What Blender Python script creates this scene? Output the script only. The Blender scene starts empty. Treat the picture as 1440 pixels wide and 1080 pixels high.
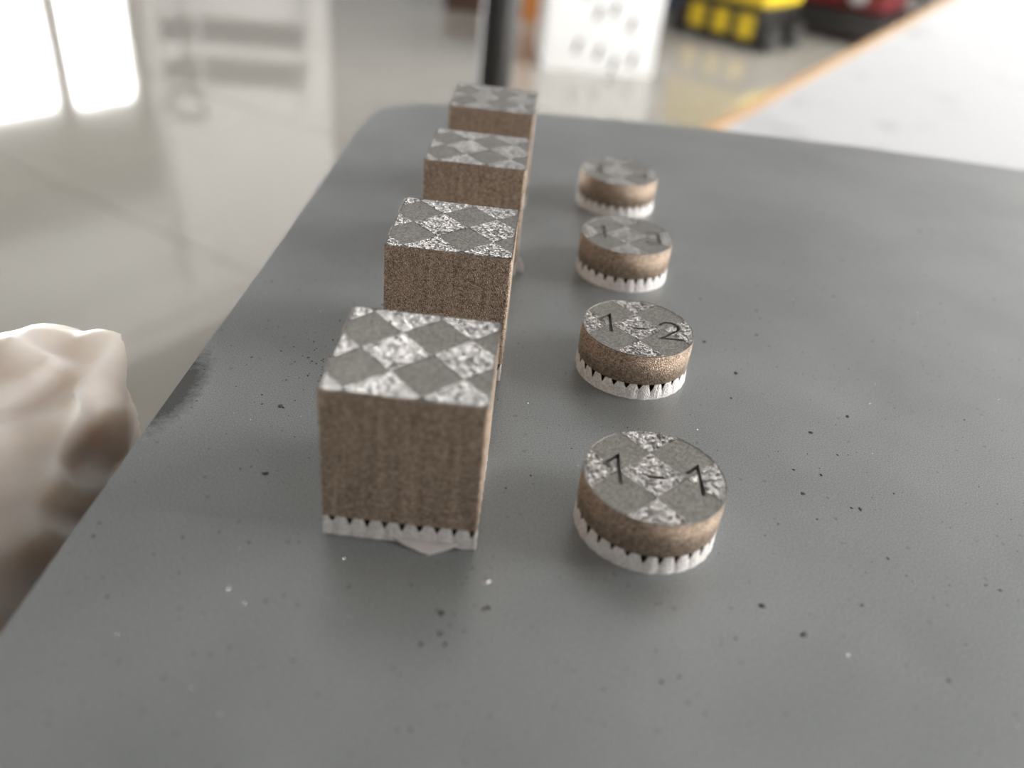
import bpy, bmesh, math, random
from mathutils import Vector, Matrix, noise

# ---------------------------------------------------------------- camera, sky, exposure
S = bpy.context.scene
COL = S.collection
MM = 0.001
cam_d = bpy.data.cameras.new('camera')
cam_d.sensor_fit = 'HORIZONTAL'; cam_d.sensor_width = 36.0; cam_d.lens = 29.286
cam_d.clip_start = 0.002; cam_d.clip_end = 100
cam_d.dof.use_dof = True; cam_d.dof.focus_distance = 0.0665; cam_d.dof.aperture_fstop = 23.0
cam = bpy.data.objects.new('camera', cam_d); COL.objects.link(cam)
cam.location = (0.010878, -0.038660, 0.039317)
cam.rotation_euler = (math.radians(55.84), math.radians(-5.49), math.radians(3.40))
S.camera = cam
S.view_settings.view_transform = 'Standard'; S.view_settings.look = 'None'
S.view_settings.gamma = 1.0; S.view_settings.use_curve_mapping = False
S.view_settings.exposure = 0.95

W = bpy.data.worlds.new('overcast_sky'); S.world = W; W.use_nodes = True
wt = W.node_tree; bg = wt.nodes['Background']
bg.inputs['Color'].default_value = (1.0, 0.985, 0.965, 1); bg.inputs['Strength'].default_value = 12.0

FLOOR_Z = -1.0; CEIL_Z = 2.5
RZ = math.radians(-30)                       # the room stands 30 degrees off the row of samples
U = Vector((0.5, 0.8660254, 0)); V = Vector((0.8660254, -0.5, 0))
def uv(u, v, z=0.0): return U * u + V * v + Vector((0, 0, z))

def portal(u, v, z, su, sz, facing):         # window opening: guides the sky light through it
    l = bpy.data.lights.new('window_portal', 'AREA'); l.shape = 'RECTANGLE'
    l.size = su; l.size_y = sz; l.cycles.is_portal = True
    o = bpy.data.objects.new('window_portal', l); COL.objects.link(o)
    o.location = uv(u, v, z)
    n = V * facing                           # light travels this way
    zax = -n; xax = U; yax = zax.cross(xax)
    o.rotation_euler = Matrix((xax, yax, zax)).transposed().to_euler()
RIGHT_WIN = [(0.95, 2.3), (2.5, 4.2), (4.4, 6.5), (6.9, 9.3)]      # u ranges in the right wall; the far two added to brighten the back
RIGHT_V = 2.2; WIN_Z0, WIN_Z1 = -0.3, 1.75; FAR_Z0, FAR_Z1 = 0.25, 2.4
def rz(a): return (FAR_Z0, FAR_Z1) if a > 4 else (WIN_Z0, WIN_Z1)
LEFT_V = -10.2
LEFT_WIN = [(2.6, 5.90), (6.02, 6.98)]; LW_TOP = [1.50, 1.56]
for a, b in RIGHT_WIN: portal((a+b)/2, RIGHT_V+0.1, sum(rz(a))/2, b-a, rz(a)[1]-rz(a)[0], -1)
SIDE_WIN = (-0.9, -0.2); SIDE_V = -6.35
portal(sum(SIDE_WIN)/2, SIDE_V-0.15, (WIN_Z0+WIN_Z1)/2, SIDE_WIN[1]-SIDE_WIN[0], WIN_Z1-WIN_Z0, 1)
for (a, b), t in zip(LEFT_WIN, LW_TOP): portal((a+b)/2, LEFT_V-0.1, (FLOOR_Z+t)/2, b-a, t-FLOOR_Z, 1)

# ---------------------------------------------------------------- material helpers
def new_mat(name):
    m = bpy.data.materials.new(name); m.use_nodes = True
    return m, m.node_tree, m.node_tree.nodes['Principled BSDF']
def plain(name, col, rough=0.5, metal=0.0, var=0.06, scale=40.0, bump=0.0, bscale=None, spec=0.5):
    """colour with a little mottling and optional fine relief"""
    m, t, b = new_mat(name); N = t.nodes; L = t.links
    tc = N.new('ShaderNodeTexCoord'); nz = N.new('ShaderNodeTexNoise')
    nz.inputs['Scale'].default_value = scale; nz.inputs['Detail'].default_value = 4
    L.new(tc.outputs['Object'], nz.inputs['Vector'])
    r = N.new('ShaderNodeValToRGB')
    r.color_ramp.elements[0].color = (*[c*(1-var) for c in col], 1)
    r.color_ramp.elements[1].color = (*[min(1, c*(1+var)) for c in col], 1)
    L.new(nz.outputs['Fac'], r.inputs['Fac']); L.new(r.outputs['Color'], b.inputs['Base Color'])
    b.inputs['Roughness'].default_value = rough; b.inputs['Metallic'].default_value = metal
    b.inputs['Specular IOR Level'].default_value = spec
    if bump:
        n2 = N.new('ShaderNodeTexNoise'); n2.inputs['Scale'].default_value = bscale or scale*4
        n2.inputs['Detail'].default_value = 3
        L.new(tc.outputs['Object'], n2.inputs['Vector'])
        bp = N.new('ShaderNodeBump'); bp.inputs['Strength'].default_value = 1.0
        bp.inputs['Distance'].default_value = bump
        L.new(n2.outputs['Fac'], bp.inputs['Height']); L.new(bp.outputs['Normal'], b.inputs['Normal'])
    return m

def grain_mat(name, lo, hi, metal, rough, cell, bump, streak=False, spec=0.5, clump=3.2, dots=0.45):
    """sintered metal: grains of about `cell` mm with random tilt and tone"""
    m, t, b = new_mat(name); N = t.nodes; L = t.links
    tc = N.new('ShaderNodeTexCoord')
    vo = N.new('ShaderNodeTexVoronoi'); vo.inputs['Scale'].default_value = 1000.0/cell
    L.new(tc.outputs['Object'], vo.inputs['Vector'])
    nz = N.new('ShaderNodeTexNoise'); nz.inputs['Scale'].default_value = 1000.0/(cell*clump)
    nz.inputs['Detail'].default_value = 5; nz.inputs['Roughness'].default_value = 0.65
    L.new(tc.outputs['Object'], nz.inputs['Vector'])
    mx = N.new('ShaderNodeMix'); mx.data_type = 'FLOAT'; mx.inputs[0].default_value = dots
    sp = N.new('ShaderNodeSeparateColor'); L.new(vo.outputs['Color'], sp.inputs['Color'])
    L.new(nz.outputs['Fac'], mx.inputs[2]); L.new(sp.outputs['Red'], mx.inputs[3])
    fac = mx.outputs[0]
    if streak:                                # faint vertical columns left by the laser tracks
        mp = N.new('ShaderNodeMapping'); mp.inputs['Scale'].default_value = (1000/0.45, 1000/0.45, 1000/9.0)
        L.new(tc.outputs['Object'], mp.inputs['Vector'])
        n3 = N.new('ShaderNodeTexNoise'); n3.inputs['Scale'].default_value = 1.0; n3.inputs['Detail'].default_value = 2
        L.new(mp.outputs['Vector'], n3.inputs['Vector'])
        m2 = N.new('ShaderNodeMix'); m2.data_type = 'FLOAT'; m2.inputs[0].default_value = 0.22
        L.new(fac, m2.inputs[2]); L.new(n3.outputs['Fac'], m2.inputs[3]); fac = m2.outputs[0]
    r = N.new('ShaderNodeValToRGB')
    r.color_ramp.elements[0].position = 0.3; r.color_ramp.elements[1].position = 0.72
    r.color_ramp.elements[0].color = (*lo, 1); r.color_ramp.elements[1].color = (*hi, 1)
    L.new(fac, r.inputs['Fac']); L.new(r.outputs['Color'], b.inputs['Base Color'])
    b.inputs['Metallic'].default_value = metal; b.inputs['Roughness'].default_value = rough
    b.inputs['Specular IOR Level'].default_value = spec
    mh = N.new('ShaderNodeMath'); mh.operation = 'MULTIPLY_ADD'
    L.new(vo.outputs['Distance'], mh.inputs[0]); mh.inputs[1].default_value = -1.0
    L.new(nz.outputs['Fac'], mh.inputs[2])
    bp = N.new('ShaderNodeBump'); bp.inputs['Strength'].default_value = 1.0
    bp.inputs['Distance'].default_value = bump*MM
    L.new(mh.outputs[0], bp.inputs['Height']); L.new(bp.outputs['Normal'], b.inputs['Normal'])
    return m

M = {}
M['body'] = grain_mat('sintered_side', (0.18, 0.130, 0.093), (0.68, 0.54, 0.42), 0.8, 0.55, 0.10, 0.07, streak=True, spec=0.7)
M['rough'] = grain_mat('rough_hatch', (0.045, 0.043, 0.041), (0.64, 0.62, 0.60), 0.9, 0.22, 0.17, 0.20, clump=1.5, dots=0.6)
M['smooth'] = grain_mat('smooth_hatch', (0.19, 0.18, 0.166), (0.41, 0.392, 0.368), 0.8, 0.42, 0.10, 0.04)
M['support'] = grain_mat('support_metal', (0.74, 0.695, 0.665), (0.97, 0.945, 0.925), 0.05, 0.5, 0.14, 0.06)
M['core'] = plain('support_shade', (0.02, 0.018, 0.016), 0.7, 0.3, 0.2, 900)  # near black, stands in for the shade inside the supports
M['flake'] = plain('pale_flake', (0.58, 0.54, 0.53), 0.55, 0.2, 0.12, 900)
M['black'] = plain('black_paint', (0.022, 0.021, 0.02), 0.32, 0.0, 0.1, 30)
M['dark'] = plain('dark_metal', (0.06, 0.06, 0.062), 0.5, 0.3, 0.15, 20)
M['grey'] = plain('grey_metal', (0.28, 0.29, 0.30), 0.45, 0.3, 0.1, 20)
M['yellow'] = plain('yellow_paint', (0.55, 0.40, 0.015), 0.4, 0.0, 0.08, 15)
M['red'] = plain('red_paint', (0.11, 0.008, 0.010), 0.35, 0.0, 0.1, 15)
M['orange'] = plain('orange_board', (0.45, 0.17, 0.04), 0.5, 0.0, 0.1, 15)
M['brown'] = plain('brown_wood', (0.09, 0.05, 0.035), 0.5, 0.0, 0.25, 12)
M['navy'] = plain('navy_plastic', (0.02, 0.03, 0.06), 0.45, 0.0, 0.1, 15)
M['teal'] = plain('teal_paint', (0.03, 0.12, 0.15), 0.45, 0.0, 0.1, 15)
M['white_enamel'] = plain('white_enamel', (0.70, 0.70, 0.695), 0.35, 0.0, 0.02, 15)
M['wall'] = plain('white_wall_paint', (0.84, 0.835, 0.82), 0.8, 0.0, 0.03, 3)
M['wall_grey'] = plain('grey_wall_paint', (0.34, 0.33, 0.31), 0.8, 0.0, 0.05, 3)
M['wall_dark'] = plain('grey_light_block', (0.28, 0.275, 0.27), 0.7, 0.0, 0.1, 3)  # dark tone chosen to cut light from behind the camera
M['ceiling'] = plain('ceiling_paint', (0.36, 0.36, 0.36), 0.85, 0.0, 0.04, 2)
M['tile'] = plain('polished_beige_tile', (0.335, 0.318, 0.285), 0.06, 0.0, 0.035, 1.3, spec=1.0)
M['grout'] = plain('tile_grout', (0.30, 0.27, 0.23), 0.7, 0.0, 0.1, 60)
M['frame'] = plain('aluminium_frame', (0.55, 0.55, 0.55), 0.4, 0.4, 0.04, 20)
M['wood'] = plain('pale_wood_edging', (0.56, 0.35, 0.17), 0.5, 0.0, 0.2, 14)
M['wood_leg'] = plain('wood_leg', (0.50, 0.31, 0.15), 0.5, 0.0, 0.2, 14)
M['sleeve'] = plain('grey_cotton', (0.32, 0.33, 0.36), 0.9, 0.0, 0.1, 80)

def glass_mat():
    m, t, b = new_mat('window_glass'); N = t.nodes; L = t.links
    N.remove(b)
    tr = N.new('ShaderNodeBsdfTransparent'); gl = N.new('ShaderNodeBsdfGlossy'); gl.inputs['Roughness'].default_value = 0.02
    lw = N.new('ShaderNodeFresnel'); lw.inputs['IOR'].default_value = 1.2
    mx = N.new('ShaderNodeMixShader'); out = [n for n in N if n.type == 'OUTPUT_MATERIAL'][0]
    L.new(lw.outputs[0], mx.inputs[0]); L.new(tr.outputs[0], mx.inputs[1]); L.new(gl.outputs[0], mx.inputs[2])
    L.new(mx.outputs[0], out.inputs['Surface'])
    return m
M['glass'] = glass_mat()

def plate_mat():
    m, t, b = new_mat('blasted_steel'); N = t.nodes; L = t.links
    tc = N.new('ShaderNodeTexCoord')
    n1 = N.new('ShaderNodeTexNoise'); n1.inputs['Scale'].default_value = 60; n1.inputs['Detail'].default_value = 4
    n2 = N.new('ShaderNodeTexNoise'); n2.inputs['Scale'].default_value = 8500; n2.inputs['Detail'].default_value = 4
    for n in (n1, n2): L.new(tc.outputs['Object'], n.inputs['Vector'])
    mx = N.new('ShaderNodeMix'); mx.data_type = 'FLOAT'; mx.inputs[0].default_value = 0.72
    L.new(n1.outputs['Fac'], mx.inputs[2]); L.new(n2.outputs['Fac'], mx.inputs[3])
    r = N.new('ShaderNodeValToRGB'); e = r.color_ramp.elements
    e[0].position = 0.3; e[1].position = 0.7
    e[0].color = (0.075, 0.083, 0.084, 1); e[1].color = (0.315, 0.329, 0.330, 1)
    L.new(mx.outputs[0], r.inputs['Fac'])
    # sparse tiny pits
    vo = N.new('ShaderNodeTexVoronoi'); vo.inputs['Scale'].default_value = 1100
    L.new(tc.outputs['Object'], vo.inputs['Vector'])
    sp = N.new('ShaderNodeSeparateColor'); L.new(vo.outputs['Color'], sp.inputs['Color'])
    pr = N.new('ShaderNodeMath'); pr.operation = 'GREATER_THAN'; pr.inputs[1].default_value = 0.88
    L.new(sp.outputs['Red'], pr.inputs[0])
    pd = N.new('ShaderNodeMath'); pd.operation = 'LESS_THAN'; pd.inputs[1].default_value = 0.17
    L.new(vo.outputs['Distance'], pd.inputs[0])
    pm = N.new('ShaderNodeMath'); pm.operation = 'MULTIPLY'
    L.new(pr.outputs[0], pm.inputs[0]); L.new(pd.outputs[0], pm.inputs[1])
    pk = N.new('ShaderNodeMath'); pk.operation = 'MULTIPLY'; pk.inputs[1].default_value = 0.55
    L.new(pm.outputs[0], pk.inputs[0])
    mc = N.new('ShaderNodeMix'); mc.data_type = 'RGBA'; mc.inputs[7].default_value = (0.07, 0.07, 0.07, 1)
    L.new(pk.outputs[0], mc.inputs[0]); L.new(r.outputs['Color'], mc.inputs[6])
    # dark worn stain on the left rim
    mp = N.new('ShaderNodeMapping'); mp.vector_type = 'POINT'
    mp.inputs['Location'].default_value = (15.2*400*MM, -13.6*155*MM, 0)
    mp.inputs['Scale'].default_value = (400, 155, 1)
    L.new(tc.outputs['Object'], mp.inputs['Vector'])
    ln = N.new('ShaderNodeVectorMath'); ln.operation = 'LENGTH'; L.new(mp.outputs[0], ln.inputs[0])
    n4 = N.new('ShaderNodeTexNoise'); n4.inputs['Scale'].default_value = 1700; n4.inputs['Detail'].default_value = 6; n4.inputs['Roughness'].default_value = 0.7
    L.new(tc.outputs['Object'], n4.inputs['Vector'])
    ad = N.new('ShaderNodeMath'); ad.operation = 'MULTIPLY_ADD'; ad.inputs[1].default_value = 0.9
    L.new(n4.outputs['Fac'], ad.inputs[0]); L.new(ln.outputs['Value'], ad.inputs[2])
    rs = N.new('ShaderNodeMapRange'); rs.inputs[1].default_value = 0.95; rs.inputs[2].default_value = 1.5
    rs.inputs[3].default_value = 0.78; rs.inputs[4].default_value = 0.0
    L.new(ad.outputs[0], rs.inputs[0])
    ms = N.new('ShaderNodeMix'); ms.data_type = 'RGBA'; ms.inputs[7].default_value = (0.03, 0.028, 0.023, 1)
    L.new(rs.outputs[0], ms.inputs[0]); L.new(mc.outputs[2], ms.inputs[6])
    L.new(ms.outputs[2], b.inputs['Base Color'])
    b.inputs['Metallic'].default_value = 0.2; b.inputs['Roughness'].default_value = 0.33; b.inputs['IOR'].default_value = 2.15
    rr = N.new('ShaderNodeMapRange'); rr.inputs[3].default_value = 0.33; rr.inputs[4].default_value = 0.85
    L.new(rs.outputs[0], rr.inputs[0]); L.new(rr.outputs[0], b.inputs['Roughness'])
    rq = N.new('ShaderNodeMapRange'); rq.inputs[3].default_value = 0.5; rq.inputs[4].default_value = 0.15
    L.new(rs.outputs[0], rq.inputs[0]); L.new(rq.outputs[0], b.inputs['Specular IOR Level'])
    bp = N.new('ShaderNodeBump'); bp.inputs['Strength'].default_value = 1.0; bp.inputs['Distance'].default_value = 0.009*MM
    L.new(n2.outputs['Fac'], bp.inputs['Height']); L.new(bp.outputs['Normal'], b.inputs['Normal'])
    return m
M['plate'] = plate_mat()

def table_mat():
    m, t, b = new_mat('white_table_laminate'); N = t.nodes; L = t.links
    tc = N.new('ShaderNodeTexCoord')
    nz = N.new('ShaderNodeTexNoise'); nz.inputs['Scale'].default_value = 14; nz.inputs['Detail'].default_value = 5
    L.new(tc.outputs['Object'], nz.inputs['Vector'])
    r = N.new('ShaderNodeValToRGB'); e = r.color_ramp.elements
    e[0].position = 0.26; e[0].color = (0.38, 0.375, 0.37, 1); e[1].position = 0.42; e[1].color = (0.53, 0.535, 0.545, 1)
    L.new(nz.outputs['Fac'], r.inputs['Fac']); L.new(r.outputs['Color'], b.inputs['Base Color'])
    b.inputs['Roughness'].default_value = 0.6
    return m
M['table'] = table_mat()

def glove_mat():
    m, t, b = new_mat('white_latex'); N = t.nodes; L = t.links
    tc = N.new('ShaderNodeTexCoord')
    nz = N.new('ShaderNodeTexNoise'); nz.inputs['Scale'].default_value = 90; nz.inputs['Detail'].default_value = 3
    L.new(tc.outputs['Object'], nz.inputs['Vector'])
    r = N.new('ShaderNodeValToRGB'); e = r.color_ramp.elements
    e[0].position = 0.35; e[0].color = (0.55, 0.485, 0.43, 1); e[1].position = 0.65; e[1].color = (0.70, 0.65, 0.60, 1)
    L.new(nz.outputs['Fac'], r.inputs['Fac']); L.new(r.outputs['Color'], b.inputs['Base Color'])
    b.inputs['Roughness'].default_value = 0.42
    b.inputs['Subsurface Weight'].default_value = 0.9
    b.inputs['Subsurface Radius'].default_value = (1.0, 0.75, 0.55); b.inputs['Subsurface Scale'].default_value = 0.009
    return m
M['glove'] = glove_mat()

# ---------------------------------------------------------------- object helpers
def tag(o, label=None, cat=None, group=None, kind=None):
    for k, v in (('label', label), ('category', cat), ('group', group), ('kind', kind)):
        if v: o[k] = v
    return o
def obj(name, bm, mat, parent=None, loc=None, rz=None, smooth=False):
    me = bpy.data.meshes.new(name); bmesh.ops.recalc_face_normals(bm, faces=bm.faces)
    if smooth:
        for f in bm.faces: f.smooth = True
    bm.to_mesh(me); bm.free()
    me.materials.append(mat)
    o = bpy.data.objects.new(name, me); COL.objects.link(o)
    if parent: o.parent = parent
    if loc is not None: o.location = loc
    if rz is not None: o.rotation_euler = (0, 0, rz)
    return o
def thing(name, loc, rz=0.0, **kw):
    o = bpy.data.objects.new(name, None); COL.objects.link(o)
    o.location = loc; o.rotation_euler = (0, 0, rz); o.empty_display_size = 0.01
    return tag(o, **kw)
def box(bm, x0, x1, y0, y1, z0, z1, bevel=0.0, seg=2):
    r = bmesh.ops.create_cube(bm, size=1.0)
    vs = r['verts']
    for v in vs:
        v.co = Vector(((x0+x1)/2 + v.co.x*(x1-x0), (y0+y1)/2 + v.co.y*(y1-y0), (z0+z1)/2 + v.co.z*(z1-z0)))
    if bevel:
        es = list({e for v in vs for e in v.link_edges})
        bmesh.ops.bevel(bm, geom=es, offset=bevel, segments=seg, profile=0.5, affect='EDGES')
    return bm
def bx(*a, **k): return box(bmesh.new(), *a, **k)
def tube(bm, p, q, r0, r1=None, seg=16):
    p = Vector(p); q = Vector(q); d = q-p; r1 = r0 if r1 is None else r1
    mt = Matrix.Translation((p+q)/2) @ d.to_track_quat('Z', 'Y').to_matrix().to_4x4()
    bmesh.ops.create_cone(bm, cap_ends=True, segments=seg, radius1=r0, radius2=r1, depth=d.length, matrix=mt)
    return bm
def prism(bm, poly, z0, z1):
    lo = [bm.verts.new((x, y, z0)) for x, y in poly]; hi = [bm.verts.new((x, y, z1)) for x, y in poly]
    n = len(poly)
    bm.faces.new(list(reversed(lo))); bm.faces.new(hi)
    for i in range(n): bm.faces.new((lo[i], lo[(i+1) % n], hi[(i+1) % n], hi[i]))
    return bm
def scale_bm(bm, k):
    for v in bm.verts: v.co *= k
    return bm
def boolean(o, cutter):
    md = o.modifiers.new('cut', 'BOOLEAN'); md.operation = 'DIFFERENCE'; md.solver = 'EXACT'; md.object = cutter; md.use_self = True
    dg = bpy.context.evaluated_depsgraph_get(); dg.update()
    me = bpy.data.meshes.new_from_object(o.evaluated_get(dg))
    o.modifiers.clear(); old = o.data; o.data = me; me.name = old.name
    return o

# ---------------------------------------------------------------- the room
def room(name, bm, mat, parent=None, kind='structure'):
    o = obj(name, bm, mat, parent, rz=None if parent else RZ)
    if kind: o['kind'] = kind
    return o
U0, U1 = -1.3, 9.6
floor = room('floor', bx(LEFT_V-0.2, RIGHT_V+0.2, U0, U1, FLOOR_Z-0.10, FLOOR_Z-0.002), M['grout'])
TS = 0.95
tile_me = None
gu, gv = 1.284, -1.484                       # a grout crossing seen left of the plate
iu0 = math.floor((U0-gu)/TS); iu1 = math.ceil((U1-gu)/TS); iv0 = math.floor((LEFT_V-gv)/TS); iv1 = math.ceil((RIGHT_V-gv)/TS)
for i in range(iu0, iu1):
    for j in range(iv0, iv1):
        if tile_me is None:
            t = obj('tile', bx(0.003, TS-0.003, 0.003, TS-0.003, -0.008, 0.0), M['tile'], floor); tile_me = t.data
        else:
            t = bpy.data.objects.new('tile', tile_me); COL.objects.link(t); t.parent = floor
        t.location = (gv + j*TS, gu + i*TS, FLOOR_Z)
room('ceiling', bx(LEFT_V-0.2, RIGHT_V+0.2, U0, U1, CEIL_Z, CEIL_Z+0.1), M['ceiling'])

def wall_with_holes(name, v0, v1, holes, mat, u0=U0, u1=U1, z0=FLOOR_Z, z1=CEIL_Z):
    bm = bmesh.new(); u = u0
    for a, b, lo, hi in holes:
        box(bm, v0, v1, u, a, z0, z1)
        if lo > z0: box(bm, v0, v1, a, b, z0, lo)
        if hi < z1: box(bm, v0, v1, a, b, hi, z1)
        u = b
    box(bm, v0, v1, u, u1, z0, z1)
    return room(name, bm, mat)
wall_with_holes('wall_right', RIGHT_V, RIGHT_V+0.2, [(a, b, *rz(a)) for a, b in RIGHT_WIN], M['wall'])
wall_with_holes('wall_outer_left', LEFT_V-0.2, LEFT_V, [(LEFT_WIN[0][0], LEFT_WIN[0][1], FLOOR_Z, LW_TOP[0]), (LEFT_WIN[1][0], LEFT_WIN[1][1], FLOOR_Z, LW_TOP[1])], M['wall_grey'], u0=0.0)
wall_with_holes('wall_left', -6.45, -6.25, [(SIDE_WIN[0], SIDE_WIN[1], WIN_Z0, WIN_Z1), (0.2, 4.52, FLOOR_Z, 2.0)], M['wall'])
room('wall_side', bx(LEFT_V, -6.45, 0.0, 0.15, FLOOR_Z, CEIL_Z), M['wall_grey'])
room('wall_back', bx(LEFT_V-0.2, RIGHT_V+0.2, U1, U1+0.2, FLOOR_Z, CEIL_Z), M['wall'])
room('wall_front', bx(LEFT_V-0.2, RIGHT_V+0.2, U0-0.2, U0, FLOOR_Z, CEIL_Z), M['wall_dark'])  # unseen wall, set close and dark to hold back light from behind
def window(name, u0, u1, z0, z1, v, nm):
    f = bmesh.new(); w = 0.05
    box(f, v-w/2, v+w/2, u0, u0+w, z0, z1); box(f, v-w/2, v+w/2, u1-w, u1, z0, z1)
    box(f, v-w/2, v+w/2, u0+w, u1-w, z0, z0+w); box(f, v-w/2, v+w/2, u0+w, u1-w, z1-w, z1)
    if nm: box(f, v-w/2, v+w/2, (u0+u1)/2-w/2, (u0+u1)/2+w/2, z0+w, z1-w)
    o = room(name, f, M['frame'])
    g = obj('pane', bx(v-0.004, v+0.004, u0+w, u1-w, z0+w, z1-w), M['glass'], o)
    return o
for k, (a, b) in enumerate(RIGHT_WIN): window('window_%d' % (k+1), a, b, *rz(a), RIGHT_V+0.05, True)
window('window_5', SIDE_WIN[0], SIDE_WIN[1], WIN_Z0, WIN_Z1, SIDE_V, True)
window('window_4', LEFT_WIN[0][0], LEFT_WIN[0][1], FLOOR_Z, LW_TOP[0], LEFT_V-0.05, False)
dd = room('reflection_door', bx(-6.25, -6.21, 6.5, 9.2, FLOOR_Z, 1.3), M['grey'])  # unseen double door, added so the floor reflects grey here
for a in (6.56, 7.88): obj('reflection_leaf', bx(-6.209, -6.19, a, a+1.26, FLOOR_Z+0.02, 1.24, bevel=0.005), M['grey'], dd)
window('door_1', LEFT_WIN[1][0], LEFT_WIN[1][1], FLOOR_Z, LW_TOP[1], LEFT_V-0.05, False)

# ---------------------------------------------------------------- white table behind the plate
TAB_Z = -0.24
tb = thing('work_table', uv(1.1, 0.35, FLOOR_Z), RZ, label='long white topped table with a pale wood edge, to the right behind the grey plate', cat='table')
def TL(u, v): return v-0.35, u-1.1
x0, y0 = TL(0.24, -0.29); x1, y1 = TL(3.6, 1.0); zt = TAB_Z-FLOOR_Z
obj('table_top', bx(x0+0.006, x1, y0, y1, zt-0.022, zt, bevel=0.002), M['table'], tb)
tag(obj('edge_strip', bx(x0-0.012, x0+0.0055, y0, y1, zt-0.022, zt+0.001, bevel=0.002), M['wood'], tb), label='pale orange wood edging')
for lx in (x0+0.06, x1-0.06):
    for ly in (y0+0.06, y1-0.06):
        obj('leg', bx(lx-0.03, lx+0.03, ly-0.03, ly+0.03, 0.0, zt-0.022, bevel=0.004), M['wood_leg'], tb)

# stand that carries the plate, hidden beneath it
st = thing('plate_stand', (0.070, 0.026, FLOOR_Z), 0.0, label='dark metal pedestal stand under the grey plate', cat='stand')
obj('base', tube(bmesh.new(), (0, 0, 0), (0, 0, 0.02), 0.13, 0.12, 40), M['dark'], st)
obj('column', tube(bmesh.new(), (0, 0, 0.02), (0, 0, 0.965), 0.02, 0.02, 24), M['dark'], st)
obj('head', bx(-0.028, 0.03, -0.035, 0.035, 0.965, 0.9798, bevel=0.002), M['dark'], st)

# ---------------------------------------------------------------- the grey build plate
PT = 20.0
out = [(-15.2, -46), (-15.1, 6), (-14.8, 40), (-14.9, 72), (-14.9, 82)]
for k in range(1, 8):                       # far left corner
    a = math.pi - k*math.pi/2/8
    out.append((-4.5 + 10.4*math.cos(a), 87.0 + 10.9*math.sin(a)))
out += [(-4, 98.1), (11, 99.4), (26, 100.9), (40, 101.7), (63, 101.4), (90, 98.9), (110, 97.2)]
for k in range(0, 9):
    a = math.pi/2 - k*math.pi/2/8
    out.append((120 + 10*math.cos(a), 86.5 + 10*math.sin(a)))
for k in range(0, 9):
    a = -k*math.pi/2/8
    out.append((120 + 10*math.cos(a), -42 + 10*math.sin(a)))
for k in range(0, 9):
    a = -math.pi/2 - k*math.pi/2/8
    out.append((-5.2 + 10*math.cos(a), -42 + 10*math.sin(a)))
bm = prism(bmesh.new(), out[::-1], -PT, 0.0)
es = [e for e in bm.edges if all(abs(v.co.z) < 1e-6 for v in e.verts)]
bmesh.ops.bevel(bm, geom=es, offset=0.25, segments=2, profile=0.5, affect='EDGES')
plate = obj('build_plate', scale_bm(bm, MM), M['plate'])
tag(plate, 'matte grey steel plate with a rounded far corner carrying the small metal samples', 'plate')

# ---------------------------------------------------------------- metal samples
HC, HZ = 11.38, 1.62        # cube height, support height
RC, HCY, HS = 4.85, 4.23, 1.45
DG = 4.55                   # diagonal of a hatch island
rnd = random.Random(4)

def clip_convex(poly, clip):
    """Sutherland-Hodgman, clip is counter-clockwise"""
    for i in range(len(clip)):
        ax, ay = clip[i]; bx_, by_ = clip[(i+1) % len(clip)]
        def side(p): return (bx_-ax)*(p[1]-ay) - (by_-ay)*(p[0]-ax)
        res = []
        for k in range(len(poly)):
            p, q = poly[k], poly[(k+1) % len(poly)]
            sp, sq = side(p), side(q)
            if sp >= 0: res.append(p)
            if (sp >= 0) != (sq >= 0):
                t = sp/(sp-sq); res.append((p[0]+t*(q[0]-p[0]), p[1]+t*(q[1]-p[1])))
        poly = res
        if len(poly) < 3: return []
    return poly
def area(p): return abs(sum(p[i][0]*p[(i+1) % len(p)][1]-p[(i+1) % len(p)][0]*p[i][1] for i in range(len(p))))/2
def islands(cx, cy, clip, gap=0.035):
    h = DG/2 - gap; res = []
    for i in range(-6, 7):
        for j in range(-6, 7):
            if (i+j) % 2: continue
            x = cx + i*DG/2; y = cy + j*DG/2
            c = clip_convex([(x-h, y), (x, y-h), (x+h, y), (x, y+h)], clip)
            if c and area(c) > 0.12: res.append((c, i % 2 == 0))
    return res
def support_ring(path, period, hz, notch, wall, flare):
    """wall of support teeth: path(s) -> (x, y, nx, ny); V notches under the part"""
    bm = bmesh.new(); total, fn = path
    n = max(4, round(total/period)); sub = 12; ring = []
    for i in range(n):
        depth = notch*rnd.uniform(0.65, 1.15); wid = rnd.uniform(0.17, 0.25)
        for k in range(sub):
            u = k/sub; s = (i+u)*total/n
            d = abs(u-0.5)/wid
            z = hz - depth*(1-d)**0.75 if d < 1 else hz
            x, y, nx, ny = fn(s)
            wob = 0.02*math.sin(u*2*math.pi+1.5) + rnd.uniform(-0.012, 0.012)
            ox, oy = x+nx*wob, y+ny*wob
            ring.append(((ox, oy), (x-nx*wall, y-ny*wall), z))
    V_ = []
    for o_, i_, z in ring:
        ln = Vector((o_[0]-i_[0], o_[1]-i_[1])).normalized()*flare
        V_.append([bm.verts.new((o_[0]+ln.x, o_[1]+ln.y, 0)), bm.verts.new((o_[0], o_[1], z)), bm.verts.new((i_[0], i_[1], z)), bm.verts.new((i_[0], i_[1], 0))])
    m = len(V_)
    for k in range(m):
        a, b = V_[k], V_[(k+1) % m]
        for q in range(4):
            bm.faces.new((a[q], b[q], b[(q+1) % 4], a[(q+1) % 4]))
    return bm
def shade_inside(o):
    o.data.materials.append(M['core'])       # shade inside the notches, painted as a dark colour
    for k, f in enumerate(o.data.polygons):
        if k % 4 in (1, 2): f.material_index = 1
    return o
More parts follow.
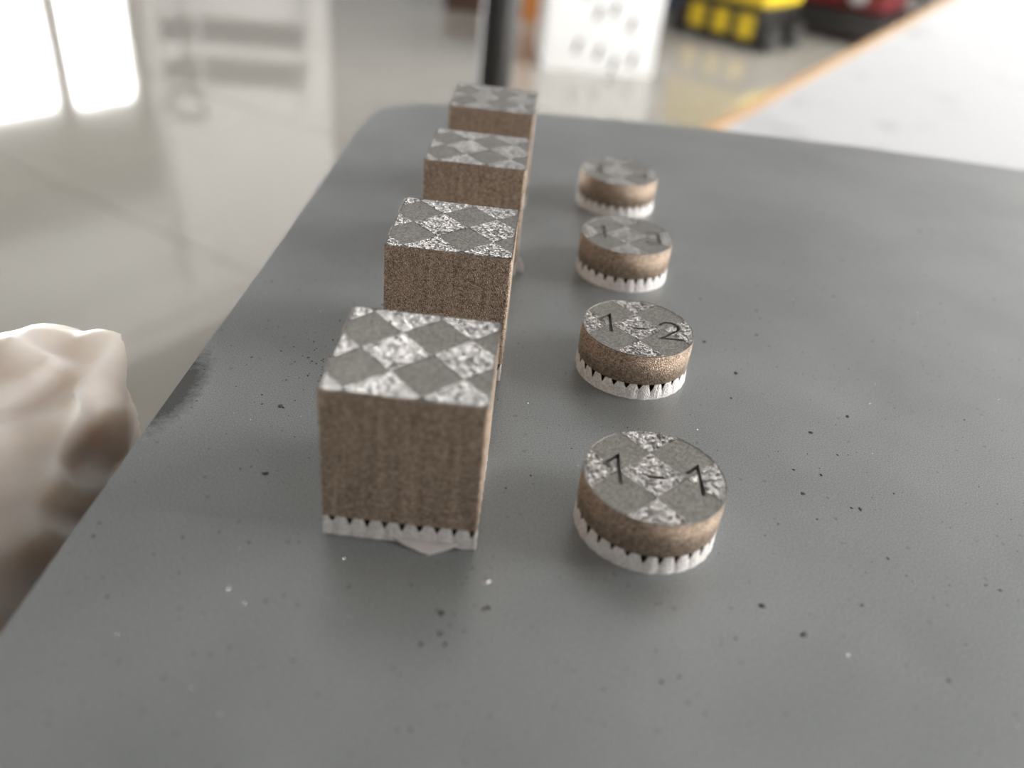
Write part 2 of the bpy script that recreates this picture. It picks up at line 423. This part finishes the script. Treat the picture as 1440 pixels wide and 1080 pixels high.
def square_path(w, inset=0.08):
    a, b = inset, w-inset; L = b-a
    def fn(s):
        s = s % (4*L); k = int(s//L); t = s-k*L
        return [(a+t, a, 0, -1), (b, a+t, 1, 0), (b-t, b, 0, 1), (a, b-t, -1, 0)][k]
    return 4*L, fn
def circle_path(r):
    def fn(s):
        a = s/r; return (r*math.cos(a), r*math.sin(a), math.cos(a), math.sin(a))
    return 2*math.pi*r, fn

# ---- cubes
def make_cube_body():
    bm = bmesh.new()
    box(bm, 0, 10, 0, 10, HZ+0.02, HC-0.05)
    ve = [e for e in bm.edges if abs(e.verts[0].co.z-e.verts[1].co.z) > 1]
    bmesh.ops.bevel(bm, geom=ve, offset=0.22, segments=3, profile=0.5, affect='EDGES')
    # raised burr along the top rim
    top = max(bm.faces, key=lambda f: f.calc_center_median().z)
    r = bmesh.ops.inset_region(bm, faces=[top], thickness=0.13, depth=0)
    for f in r['faces']: pass
    rim = {v for f in r['faces'] for v in f.verts} - set(top.verts)
    for e in list(bm.edges):
        pass
    outer = [e for e in bm.edges if all(v in rim for v in e.verts)]
    bmesh.ops.subdivide_edges(bm, edges=[e for e in outer if e.calc_length() > 2], cuts=24)
    for v in bm.verts:
        if v.co.z > HC-0.06 and (min(v.co.x, v.co.y) < 0.05 or max(v.co.x, v.co.y) > 9.95):
            v.co.z += rnd.uniform(0.0, 0.09)
            n = noise.noise(Vector((v.co.x*0.9, v.co.y*0.9, 3.1)))
            v.co.x += 0.06*n*(1 if v.co.x > 5 else -1); v.co.y += 0.06*n*(1 if v.co.y > 5 else -1)
    return scale_bm(bm, MM)
SLANT = 0.0075
cube_y = [0.0, 19.86, 39.81, 58.69]
cube_lab = ['nearest and largest looking metal cube, checkered top, in the left row of samples',
            'second metal cube from the front in the left row, sharp grain on its brown side',
            'third metal cube from the front in the left row, beside the third round sample',
            'farthest metal cube of the left row, in front of the black pole']
sq_clip = [(0.14, 0.14), (9.86, 0.14), (9.86, 9.86), (0.14, 9.86)]
cells = islands(3.75, 5.0, sq_clip)
cube0 = thing('metal_cube', (0, 0, 0), label=cube_lab[0], cat='cube', group='checkered metal cubes on the plate')
kids = [obj('body', make_cube_body(), M['body'], cube0)]
def grey_top(o, test):
    o.data.materials.append(M['smooth'])
    for f in o.data.polygons:
        if test(f): f.material_index = 1
grey_top(kids[0], lambda f: f.center.z > (HC-0.10)*MM)
sb = support_ring(square_path(10.0), 1.12, HZ, 0.70, 0.9, 0.05)
kids.append(tag(shade_inside(obj('support', scale_bm(sb, MM), M['support'], cube0)), label='pale toothed support band at the foot'))
kids.append(obj('shade_core', scale_bm(bx(1.8, 8.2, 1.8, 8.2, 0, HZ), MM), M['core'], cube0))  # added dark block, paints the hollow behind the notches as shaded
for poly, bright in cells:
    bm = prism(bmesh.new(), poly, HC-0.055, HC if bright else HC-0.02)
    kids.append(obj('rough_island' if bright else 'smooth_island', scale_bm(bm, MM), M['rough' if bright else 'smooth'], cube0))
def place_kids(src, dst):
    for k in src:
        c = k.copy(); COL.objects.link(c); c.parent = dst
cubes = [cube0]
for i in range(1, 4):
    c = cube0.copy(); COL.objects.link(c); c['label'] = cube_lab[i]
    c.location = (SLANT*cube_y[i]*MM, cube_y[i]*MM, 0); place_kids(kids, c); cubes.append(c)
# torn flakes of support at two feet
def flake(pts, parent, th=0.12):
    bm = bmesh.new(); lo = [bm.verts.new(Vector(p)) for p in pts]; hi = [bm.verts.new(Vector(p)+Vector((0, 0, th))) for p in pts]
    n = len(pts); bm.faces.new(lo[::-1]); bm.faces.new(hi)
    for i in range(n): bm.faces.new((lo[i], lo[(i+1) % n], hi[(i+1) % n], hi[i]))
    return tag(obj('support_flake', scale_bm(bm, MM), M['flake'], parent), label='torn pale flake of support')
flake([(4.6, 0.0, 0.25), (5.3, -0.35, 0.08), (5.9, -0.55, 0.02), (6.5, -0.8, 0.0), (7.0, -0.9, 0.0), (7.5, -0.7, 0.02), (8.2, -0.35, 0.1), (8.9, 0.0, 0.25)], cubes[0])
flake([(9.9, 1.6, 1.3), (10.35, 1.5, 1.2), (10.75, 1.2, 0.5), (10.8, 0.9, 0.1), (10.4, 0.9, 0.05), (9.9, 1.1, 0.1)], cubes[2], 0.2)

# ---- round samples with engraved numbers
def stroke_poly(pts, w):
    """polygon around an open polyline"""
    L_, R_ = [], []
    n = len(pts)
    for i, (x, y) in enumerate(pts):
        def dr(a, b):
            d = Vector((b[0]-a[0], b[1]-a[1])); return d.normalized()
        if i == 0: d0 = d1 = dr(pts[0], pts[1])
        elif i == n-1: d0 = d1 = dr(pts[-2], pts[-1])
        else: d0, d1 = dr(pts[i-1], pts[i]), dr(pts[i], pts[i+1])
        b = d0+d1
        if b.length < 1e-4: b = Vector((d0.x, d0.y))
        b.normalize(); nn = Vector((-b.y, b.x)); k = w/2/max(0.45, nn.dot(Vector((-d0.y, d0.x))))
        if i == 0: x -= d0.x*w*0.3; y -= d0.y*w*0.3
        if i == n-1: x += d1.x*w*0.3; y += d1.y*w*0.3
        L_.append((x+nn.x*k, y+nn.y*k)); R_.append((x-nn.x*k, y-nn.y*k))
    return L_ + R_[::-1]
def arc(cx, cy, rx, ry, a0, a1, n=9):
    return [(cx+rx*math.cos(math.radians(a0+(a1-a0)*i/(n-1))), cy+ry*math.sin(math.radians(a0+(a1-a0)*i/(n-1)))) for i in range(n)]
GLYPH = {   # strokes in mm, x from the stem of a 1, height 2.9
    '1': [[(-0.80, 0.62), (0.0, 1.45), (0.03, -1.42)]],
    '-': [[(-0.48, 0.0), (0.48, 0.0)]],
    '2': [arc(0.0, 0.62, 0.82, 0.80, 165, -35, 11) + [(-0.85, -1.38), (0.95, -1.38)]],
    '3': [arc(-0.05, 0.72, 0.74, 0.70, 150, -80, 11), arc(-0.05, -0.68, 0.84, 0.74, 85, -150, 11)],
    '4': [[(0.45, 1.45), (0.42, -1.42)], [(0.45, 1.45), (-0.85, -0.50)], [(-0.85, -0.55), (1.0, -0.55)]],
}
def glyphs(text):
    place = {0: (-2.42, 0.22), 1: (0.05, -0.23), 2: (3.02 if text[2] == '1' else 2.75, -0.05)}
    res = []
    for i, ch in enumerate(text):
        ox, oy = place[i]
        for st_ in GLYPH[ch]:
            res.append([(x+ox, y+oy) for x, y in st_])
    return res
cyl_xy = [(21.28, 4.56), (21.48, 24.35), (21.60, 43.89), (21.75, 63.51)]
cyl_txt = ['1-1', '1-2', '1-3', '1-4']
cyl_lab = ['nearest round metal sample engraved 1-1, checkered top',
           'round metal sample engraved 1-2, second from the front of the right row',
           'round metal sample engraved 1-3, third from the front of the right row',
           'farthest and smallest looking round metal sample, engraved 1-4']
NSEG = 72
circ = [(math.cos(2*math.pi*i/NSEG), math.sin(2*math.pi*i/NSEG)) for i in range(NSEG)]
cy_clip = [((RC-0.12)*x, (RC-0.12)*y) for x, y in circ]
cy_cells = islands(-0.1, 0.0, cy_clip)
sup_me = None
for k in range(4):
    t = thing('round_sample', (cyl_xy[k][0]*MM, cyl_xy[k][1]*MM, 0), label=cyl_lab[k], cat='metal sample', group='round numbered samples on the plate')
    cutters = []
    for pts in glyphs(cyl_txt[k]):
        cutters.append(obj('number_cutter', prism(bmesh.new(), stroke_poly(pts, 0.30), HCY-0.48, HCY+0.6+0.01*len(cutters)), M['dark']))
    bm = prism(bmesh.new(), [(RC*x, RC*y) for x, y in circ], HS+0.02, HCY-0.04)
    made = [obj('body', bm, M['body'], t)]
    made[0].parent = None; [boolean(made[0], cu) for cu in cutters]; made[0].parent = t
    for poly, bright in cy_cells:
        c = prism(bmesh.new(), poly, HCY-0.05, HCY if bright else HCY-0.02)
        o = obj('rough_island' if bright else 'smooth_island', c, M['rough' if bright else 'smooth'])
        for cu in cutters: boolean(o, cu)
        o.parent = t; made.append(o)
    # raised rim left by the contour pass
    rim = bmesh.new()
    for i in range(NSEG):
        pass
    ro = [[rim.verts.new((r_*x, r_*y, z_)) for x, y in circ] for r_, z_ in ((RC-0.005, HCY-0.05), (RC-0.01, HCY+0.015), (RC-0.10, HCY+0.015), (RC-0.115, HCY-0.05))]
    for i in range(NSEG):
        j = (i+1) % NSEG
        for q in range(4): rim.faces.new((ro[q][i], ro[q][j], ro[(q+1) % 4][j], ro[(q+1) % 4][i]))
    made.append(obj('rim', rim, M['smooth'], t, smooth=False))
    for o in made:
        for v in o.data.vertices: v.co *= MM
        o.data.update()
    if k == 0:
        s_ = tag(shade_inside(obj('support', scale_bm(support_ring(circle_path(RC-0.05), 1.09, HS, 0.78, 0.9, 0.10), MM), M['support'], t)), label='pale toothed support ring at the foot'); sup0 = s_
    else:
        s_ = sup0.copy(); COL.objects.link(s_); s_.parent = t
        s_.rotation_euler = (0, 0, k*1.3)
    cb_ = obj('shade_core', scale_bm(tube(bmesh.new(), (0, 0, 0), (0, 0, HS), RC-1.7, RC-1.7, 40), MM), M['core'], t)  # added dark core, its colour stands in for shade in the ring
    b = made[0]
    grey_top(b, lambda f: f.center.xy.length < (RC-0.15)*MM and f.center.z > 0.002)
    for f in b.data.polygons:
        f.use_smooth = abs(f.normal.z) < 0.3 and f.center.xy.length > (RC-0.1)*MM
    for cu in cutters:
        cm = cu.data; bpy.data.objects.remove(cu); bpy.data.meshes.remove(cm)

# ---- dark powder grains and pale chips on the plate
def grain(bm, x, y, r, h, el=1.0, rot=0.0):
    n = 7; c, s = math.cos(rot), math.sin(rot)
    ring = []
    for i in range(n):
        a = 2*math.pi*i/n; rr = r*rnd.uniform(0.65, 1.15)
        px, py = rr*math.cos(a)*el, rr*math.sin(a)
        ring.append(bm.verts.new((x+px*c-py*s, y+px*s+py*c, 0.0)))
    top = bm.verts.new((x, y, h))
    for i in range(n): bm.faces.new((ring[i], ring[(i+1) % n], top))
    bm.faces.new(ring[::-1])
def blocked(x, y):
    for cy in cube_y:
        if -0.4 < x < 10.9 and cy-0.4 < y < cy+10.4: return True
    for cx, cy in cyl_xy:
        if (x-cx)**2+(y-cy)**2 < (RC+0.3)**2: return True
    return False
bm = bmesh.new()
listed = [(8.5, -5.4, .26), (11.2, -4.6, .17), (8.6, -6.9, .17), (8.95, -7.6, .13), (7.6, -7.8, .14), (-5.3, 5.1, .2), (-2.0, 12.6, .16), (-6.5, 13.0, .2), (-0.9, 5.2, .22),
          (33.6, 9.5, .2), (35.6, 12.0, .13), (37.6, 8.5, .15), (36.1, 17.5, .2), (40.0, 20.5, .17), (31.2, 25.5, .2), (34.5, 33.0, .16), (29.0, 30.5, .22), (27.0, 7.0, .14), (28.3, -2.0, .22), (30.5, -4.0, .2)]
for x, y, r in listed:
    if not blocked(x, y): grain(bm, x, y, r, r*0.5, rnd.uniform(1, 1.5), rnd.uniform(0, 3.1))
cnt = 0
while cnt < 1300:
    x = rnd.uniform(-14.5, 70); y = rnd.uniform(-24, 96)
    if blocked(x, y): continue
    cnt += 1
    r = 0.035 + 0.03*rnd.random() + (0.07*rnd.random()**2 if rnd.random() < 0.2 else 0) + (0.06 if rnd.random() < 0.025 else 0)
    grain(bm, x, y, r, r*0.6, rnd.uniform(1, 1.6), rnd.uniform(0, 3.1))
for k in range(60):                          # crumbs gathered left of the second cube
    x = rnd.gauss(-4.5, 2.2); y = rnd.gauss(19.5, 2.6)
    if not blocked(x, y): grain(bm, x, y, rnd.uniform(0.04, 0.13), 0.05, rnd.uniform(1, 1.6), rnd.uniform(0, 3.1))
M['powder'] = plain('dark_powder', (0.06, 0.058, 0.055), 0.7, 0.0, 0.2, 400)
tag(obj('metal_powder', scale_bm(bm, MM), M['powder'], loc=(0, 0, 0.00001)), 'dark specks of metal powder scattered over the grey plate', 'powder', kind='stuff')
bm = bmesh.new()
for k in range(260):
    x = rnd.uniform(-14, 60); y = rnd.uniform(-14, 80)
    if not blocked(x, y): grain(bm, x, y, rnd.uniform(0.025, 0.06), 0.05, rnd.uniform(1, 1.4), rnd.uniform(0, 3.1))
M['glint'] = plain('bright_metal_crumb', (0.80, 0.79, 0.77), 0.25, 0.8, 0.1, 400)
tag(obj('bright_powder', scale_bm(bm, MM), M['glint'], loc=(0, 0, 0.00001)), 'tiny bright metal crumbs scattered over the grey plate', 'powder', kind='stuff')
bm = bmesh.new(); grain(bm, 0, 0, 0.22, 0.16, 1.5, 0.5)
tag(obj('metal_chip', scale_bm(bm, MM), M['flake'], loc=(0.01095, -0.0026, 0.00001)), 'small white chip lying on the plate in front of the nearest cube', 'chip')

# ---------------------------------------------------------------- gloved hand holding the plate from the left
def capsule(bm, p, q, r0, r1):
    p, q = Vector(p), Vector(q)
    tube(bm, p, q, r0, r1, 20)
    for c, r in ((p, r0), (q, r1)):
        bmesh.ops.create_icosphere(bm, subdivisions=3, radius=r, matrix=Matrix.Translation(c))
def chain(bm, pts):
    for (p, r), (q, s) in zip(pts, pts[1:]): capsule(bm, p, q, r, s)
hb = bmesh.new()
chain(hb, [((-92, -18, -42), 14), ((-52, -20, -26), 11.5), ((-32.0, -7, -13.5), 10.2), ((-29.8, 6, -9.8), 9.4), ((-29.9, 15.4, -8.4), 8.9)])            # thumb
capsule(hb, (-29.9, 13.0, -8.6), (-25.7, 18.2, -3.6), 6.5, 3.3)
capsule(hb, (-29.9, 13.0, -8.6), (-28.3, 19.0, -3.9), 7.0, 4.2)          # empty corner of the loose glove tip
capsule(hb, (-29.0, 9.0, -9.0), (-23.6, 14.6, -5.4), 7.0, 3.5)
capsule(hb, (-25.7, 18.2, -3.6), (-23.6, 14.6, -5.4), 3.3, 3.5)
chain(hb, [((-38, -4, -37), 9.6), ((-4, 2, -33), 8.6), ((15, 4, -30), 8.0), ((29, 5, -28.4), 7.6)])       # index
chain(hb, [((-36, -20, -38), 9.8), ((3, -18, -33.5), 8.8), ((24, -17, -30), 8.1), ((39, -16, -28.5), 7.7)])  # middle
chain(hb, [((-38, -38, -37), 9.4), ((-2, -39, -33), 8.4), ((17, -39, -29.5), 7.8), ((31, -38, -28.2), 7.4)])  # ring
chain(hb, [((-44, -56, -35), 8.6), ((-18, -60, -31.5), 7.6), ((-4, -61, -29), 7.1), ((8, -61, -27.8), 6.8)])  # little
for a, r in (((-38, -4, -38), 10), ((-36, -20, -39), 10.5), ((-38, -38, -38), 10.2), ((-44, -54, -36), 9.5)):
    capsule(hb, (-112, -26 + (a[1]+26)*0.5, -46), a, 15.5, r)
capsule(hb, (-112, -26, -46), (-150, -34, -52), 21, 24)
capsule(hb, (-150, -34, -52), (-190, -42, -60), 24, 31)
tmp = obj('gloved_hand', hb, M['glove'])
md = tmp.modifiers.new('remesh', 'REMESH'); md.mode = 'VOXEL'; md.voxel_size = 0.6; md.use_smooth_shade = True
ms = tmp.modifiers.new('smooth', 'SMOOTH'); ms.iterations = 10; ms.factor = 0.5
dg = bpy.context.evaluated_depsgraph_get(); dg.update()
me = bpy.data.meshes.new_from_object(tmp.evaluated_get(dg)); tmp.modifiers.clear(); tmp.data = me
RIDGES = [  # folds of the loose glove: crest line, height, half width, sharpness
    ([(-21.4, 16.9, 1.5), (-21.8, 15.9, 0.2), (-22.8, 14.7, -1.7), (-23.9, 13.4, -3.6), (-25.1, 12.1, -5.6), (-26.1, 10.6, -7.8), (-27.2, 8.8, -10.5)], 1.5, 2.4),
    ([(-24.5, 16.8, 1.4), (-21.4, 17.0, 1.7)], 0.35, 1.2),
    ([(-30.4, 12.0, -5.7), (-25.9, 12.7, -4.7), (-23.9, 13.4, -3.6)], 1.0, 1.9),
    ([(-29.1, 16.0, 0.2), (-26.5, 15.7, -0.3), (-24.5, 15.2, -0.9), (-24.0, 14.9, -1.4)], 0.7, 1.6),
    ([(-21.5, 14.2, -2.3), (-20.2, 13.5, -3.4), (-19.7, 12.1, -5.4), (-21.3, 10.6, -7.7)], 0.9, 1.5),
    ([(-25.4, 10.2, -8.3), (-23.4, 10.0, -8.6), (-21.6, 10.0, -8.6)], 1.0, 1.6),
    ([(-27.7, 7.8, -11.9), (-26.2, 8.5, -10.9), (-23.5, 8.1, -11.5)], 1.0, 1.6),
    ([(-29.6, 13.8, -3.0), (-27.5, 14.6, -1.9), (-25.9, 15.3, -0.7)], 0.6, 1.3),
]
FOLD_DIR = Vector((-40.8, 54.0, -47.7)).normalized()      # the folds run into the glove along this direction
def seg_d(p, a, b):
    a, b = Vector(a), Vector(b); ab = b-a
    a = a - FOLD_DIR*a.dot(FOLD_DIR); ab = ab - FOLD_DIR*ab.dot(FOLD_DIR); p = p - FOLD_DIR*p.dot(FOLD_DIR)
    t = max(0, min(1, (p-a).dot(ab)/ab.length_squared)); return (p-a-ab*t).length
me.update()
nrm = [v.normal.copy() for v in me.vertices]
for v, n in zip(me.vertices, nrm):
    p = v.co.copy(); d = 0.0
    if p.x > -48 and p.y > -8 and p.z > -24 and n.dot(FOLD_DIR) < 0.2:
        for pl, h, w in RIDGES:
            q = min(seg_d(p, pl[i], pl[i+1]) for i in range(len(pl)-1))
            if q < w*2.2:
                d += h*max(0.0, 1-q/w)**1.25 - 0.18*h*math.exp(-((q-1.5*w)/(0.55*w))**2)
        k = max(0.0, min(1.0, -n.dot(FOLD_DIR)*2+0.4)); d *= k
    w_ = noise.noise(Vector((p.x*0.11, p.y*0.07, p.z*0.11))) * 0.5 + (1-abs(noise.noise(Vector((p.x*0.16+7, p.y*0.10, p.z*0.13+2)))))**3 * 0.7
    under = p.x > -17 and p.z > -30            # fingertips stay pressed flat to the plate
    if under: w_ = min(w_, 0)*0.3; d = 0
    v.co = p + n*(d + w_)
for v in me.vertices:
    if v.co.x > -16.5: v.co.z = min(v.co.z, -20.05)
    v.co *= MM
me.update()
me.materials.clear(); me.materials.append(M['glove'])
hand = tag(tmp, 'hand in a wrinkled white latex glove holding the left edge of the grey plate', 'hand')
bm = bmesh.new()
prev = None
prof = [(-176, -39, -57, 35), (-180, -40, -58, 37), (-230, -50, -68, 42), (-300, -62, -82, 46), (-380, -78, -98, 50), (-381, -78, -98, 46), (-300, -62, -82, 43), (-200, -44, -62, 36)]
ax = Vector((-200, -38, -40)).normalized(); e1 = ax.cross(Vector((0, 0, 1))).normalized(); e2 = ax.cross(e1)
for x, y, z, r in prof:
    ring = []
    for i in range(32):
        a = 2*math.pi*i/32; rr = r*(1+0.05*math.sin(3*a+x*0.05))
        ring.append(bm.verts.new(Vector((x, y, z)) + e1*rr*math.cos(a) + e2*rr*math.sin(a)))
    if prev:
        for i in range(32): bm.faces.new((prev[i], prev[(i+1) % 32], ring[(i+1) % 32], ring[i]))
    prev = ring
obj('sleeve', scale_bm(bm, MM), M['sleeve'], hand, smooth=True)

# ---------------------------------------------------------------- black pole behind the plate
pl = thing('black_pole', (-0.047, 1.0, FLOOR_Z), label='thick black pole standing on the floor behind the farthest cube', cat='pole')
pb = bmesh.new()
tube(pb, (0, 0, 0), (0, 0, 0.018), 0.13, 0.125, 40); tube(pb, (0, 0, 0.018), (0, 0, 0.05), 0.035, 0.026, 32)
obj('base', pb, M['black'], pl)
obj('tube', tube(bmesh.new(), (0, 0, 0.05), (0, 0, 1.7), 0.0205, 0.0205, 40), M['black'], pl, smooth=False)
obj('top_cap', tube(bmesh.new(), (0, 0, 1.7), (0, 0, 1.715), 0.021, 0.016, 32), M['black'], pl)

# ---------------------------------------------------------------- white slotted cabinet
wc = thing('slotted_cabinet', (0.0, 4.42, FLOOR_Z), math.radians(6), label='white metal cabinet with slanted vent slots standing on the floor', cat='cabinet')
CW, CH, CD = 0.575, 1.5, 0.5
def panel_slots(): 
    px = [(808, 12), (870, 0), (825, 33), (846, 28), (870, 42), (803, 70), (832, 75), (854, 86), (878, 80)]
    res = []
    for x, y in px:
        res.append(((x-760)/148*CW, (97-y)*0.00445))
    for r in range(4, 16):                   # the rows go on up the panel above the frame
        for c in range(4):
            res.append((0.165+0.095*c+(0.045 if r % 2 else 0), 0.06+0.115*r + 0.01*((r*c) % 3)))
    return res
cb = bmesh.new()
for x, z in panel_slots():
    if not 0.03 < z < CH-0.06: continue
    poly = []
    for i in range(12):
        a = 2*math.pi*i/12; sx, sz = 0.012*math.cos(a), 0.011*math.sin(a) + (0.026 if math.sin(a) > 0 else -0.026)
        poly.append((x + sx + sz*0.28, z + sz))
    lo = [cb.verts.new((a, -0.05, b)) for a, b in poly]; hi = [cb.verts.new((a, 0.05, b)) for a, b in poly]
    cb.faces.new(lo); cb.faces.new(hi[::-1])
    for i in range(12): cb.faces.new((lo[i], lo[(i+1) % 12], hi[(i+1) % 12], hi[i]))
cu = obj('slot_cutter', cb, M['dark'])
fp = obj('front_panel', bx(0, CW, 0, 0.004, 0.0, CH), M['white_enamel'])
boolean(fp, cu); fp.parent = wc
cm = cu.data; bpy.data.objects.remove(cu); bpy.data.meshes.remove(cm)
obj('side_panel', bx(0, 0.004, 0.0045, CD, 0, CH), M['white_enamel'], wc); obj('side_panel', bx(CW-0.004, CW, 0.0045, CD, 0, CH), M['white_enamel'], wc)
obj('back_panel', bx(0.0045, CW-0.0045, CD-0.004, CD, 0, CH), M['dark'], wc); obj('top_panel', bx(0, CW, 0, CD, CH+0.0002, CH+0.012), M['white_enamel'], wc)
obj('slot_backing', bx(0.02, CW-0.02, 0.12, 0.14, 0.02, CH-0.02), M['dark'], wc)  # solid dark board behind the slots

# ---------------------------------------------------------------- machines at the back
def wheel(x, y, z, r, w, parent):
    o = obj('wheel', tube(bmesh.new(), (x-w/2, y, z), (x+w/2, y, z), r, r, 24), M['black'], parent)
    obj('wheel_hub', tube(bmesh.new(), (x-w/2-0.004, y, z), (x+w/2+0.004, y, z), r*0.45, r*0.45, 16), M['dark'], o)
ym = thing('yellow_machine', (0.865, 5.79, FLOOR_Z), math.radians(-40), label='yellow wheeled machine with black bars, on the floor at the back', cat='machine')
YW = 0.56
obj('base_frame', bx(-0.01, YW+0.01, 0.0, 0.42, 0.03, 0.06, bevel=0.006), M['black'], ym)
for i in range(3):
    x = 0.035+i*0.175
    obj('front_panel', bx(x+0.01, x+0.13, -0.012, 0.0, 0.062, 0.2, bevel=0.005), M['yellow'], ym)
for x in (0.0, 0.178, 0.353, 0.53):
    obj('bar', bx(x-0.008, x+0.038, -0.02, 0.012, 0.062, 0.21, bevel=0.004), M['black'], ym)
obj('core', bx(0.03, YW-0.03, 0.013, 0.41, 0.062, 0.21), M['black'], ym)
obj('rail', bx(-0.01, YW+0.01, -0.03, 0.42, 0.211, 0.245, bevel=0.006), M['black'], ym)
obj('tank', bx(-0.02, YW+0.02, -0.045, 0.43, 0.246, 0.56, bevel=0.04, seg=3), M['yellow'], ym)
hb_ = bmesh.new()
for x in (0.08, YW-0.08): tube(hb_, (x, 0.2, 0.575), (x, 0.2, 0.74), 0.015)
tube(hb_, (0.065, 0.2, 0.74), (YW-0.065, 0.2, 0.74), 0.018)
obj('handle', hb_, M['black'], ym)
for x in (-0.045, YW+0.045):
    for y in (0.06, 0.36): wheel(x, y, 0.085, 0.085, 0.05, ym)

rm = thing('red_machine', (1.56, 6.34, FLOOR_Z), math.radians(-36), label='dark red machine with a pale round cap on a black base, behind the yellow one', cat='machine')
obj('base', bx(-0.02, 0.76, -0.02, 0.5, 0.07, 0.2, bevel=0.01), M['black'], rm)
obj('body', bx(0.0, 0.74, 0.0, 0.48, 0.201, 0.66, bevel=0.05, seg=3), M['red'], rm)
obj('cap', tube(bmesh.new(), (0.55, -0.001, 0.30), (0.55, -0.06, 0.30), 0.06, 0.045, 24), M['grey'], rm)
obj('cap', tube(bmesh.new(), (0.15, -0.001, 0.34), (0.15, -0.05, 0.34), 0.05, 0.04, 24), M['grey'], rm)
for x in (0.08, 0.66):
    for y in (0.05, 0.43): wheel(x, y, 0.07, 0.07, 0.06, rm)
hb_ = bmesh.new(); tube(hb_, (0.1, 0.24, 0.65), (0.1, 0.24, 0.85), 0.014); tube(hb_, (0.64, 0.24, 0.65), (0.64, 0.24, 0.85), 0.014); tube(hb_, (0.08, 0.24, 0.85), (0.66, 0.24, 0.85), 0.018)
obj('handle', hb_, M['black'], rm)

def crate(name, loc, rz, w, d, h, mat, label, cat, lid=None):
    t = thing(name, loc, rz, label=label, cat=cat); th = 0.015
    obj('bottom', bx(0, w, 0, d, 0, th), M[mat], t)
    obj('front_side', bx(0, w, 0, th, th, h), M[mat], t); obj('back_side', bx(0, w, d-th, d, th, h), M[mat], t)
    obj('left_side', bx(0, th, th, d-th, th, h), M[mat], t); obj('right_side', bx(w-th, w, th, d-th, th, h), M[mat], t)
    obj('lid', bx(-0.01, w+0.01, -0.01, d+0.01, h+0.0005, h+0.03, bevel=0.005), M[lid or mat], t)
crate('orange_crate', (-0.17, 5.62, FLOOR_Z), math.radians(0), 0.34, 0.4, 0.6, 'orange', 'orange brown box on the floor between the black pole and the white cabinet', 'box')
crate('brown_crate', (-0.66, 5.66, FLOOR_Z), math.radians(-4), 0.34, 0.5, 0.14, 'brown', 'dark brown wooden box on the floor left of the black pole', 'box')
crate('navy_crate', (0.60, 6.58, FLOOR_Z), math.radians(-8), 0.45, 0.4, 0.5, 'navy', 'dark navy box on the floor between white cabinet and yellow machine', 'box')

# dark machine cabinets standing along the back at the right
mc = thing('machine_cabinet', uv(6.9, -1.0, FLOOR_Z), RZ, label='tall dark grey cabinet with a teal door, behind the white table', cat='cabinet')
obj('plinth', bx(0, 1.3, 0, 0.7, 0, 0.1), M['black'], mc); obj('body', bx(0, 1.3, 0.02, 0.7, 0.101, 1.7, bevel=0.01), M['dark'], mc)
dr = obj('door', bx(0.04, 0.64, 0.0, 0.019, 0.14, 1.66, bevel=0.004), M['grey'], mc); obj('door_handle', bx(0.58, 0.6, -0.03, 0.0, 0.8, 1.0), M['black'], dr)
dr = obj('door', bx(0.66, 1.26, 0.0, 0.019, 0.14, 1.66, bevel=0.004), M['teal'], mc); obj('door_handle', bx(0.70, 0.72, -0.03, 0.0, 0.8, 1.0), M['black'], dr)
mc = thing('reflection_rack', uv(8.3, -3.0, FLOOR_Z), RZ, label='open rack with a dark brown back, added out of view to darken the floor reflection', cat='rack')  # unseen rack, added so the floor mirrors something dark
for x in (0, 2.35):
    for y in (0, 0.55): obj('post', bx(x, x+0.05, y, y+0.05, 0, 2.35), M['black'], mc)
obj('back_panel', bx(0.05, 2.35, 0.56, 0.58, 0.05, 2.3), M['brown'], mc)  # brown sheet added to make the reflection darker
for z in (0.25, 0.9, 1.55): obj('shelf', bx(-0.01, 2.41, -0.01, 0.61, z, z+0.04), M['brown'], mc)

# ---------------------------------------------------------------- white trolley, seen mirrored in the floor at the left
tr = thing('white_trolley', (-2.66, 6.02, FLOOR_Z), math.radians(8), label='white tube trolley with two grey shelves, its reflection showing in the polished floor', cat='trolley')
TW, TD, TH = 0.92, 0.45, 0.92
for x in (0.0, 0.24, TW):
    for y in (0.0, TD):
        if x == 0.24 and y > 0: continue
        if x == 0.24: y = -0.06
        tp = obj('post', tube(bmesh.new(), (x, y, 0.05), (x, y, TH), 0.02, 0.02, 16), M['white_enamel'], tr)
        obj('caster', tube(bmesh.new(), (x-0.015, y, 0.035), (x+0.015, y, 0.035), 0.035, 0.035, 16), M['grey'], tp)
for z in (0.40, 0.68):
    sh = obj('shelf', bx(-0.01, TW+0.01, -0.01, TD+0.01, z, z+0.02), M['grey'], tr)
    obj('shelf_lip', bx(-0.02, TW+0.02, -0.03, -0.011, z-0.08, z+0.07), M['grey'], sh)
bm = bmesh.new()
for i in range(24):
    a0, a1 = 2*math.pi*i/24, 2*math.pi*(i+1)/24
    tube(bm, (0.1+0.13*math.cos(a0), 0, TH+0.10*math.sin(a0)), (0.1+0.13*math.cos(a1), 0, TH+0.10*math.sin(a1)), 0.032, 0.032, 10)
obj('ring_handle', bm, M['grey'], tr)
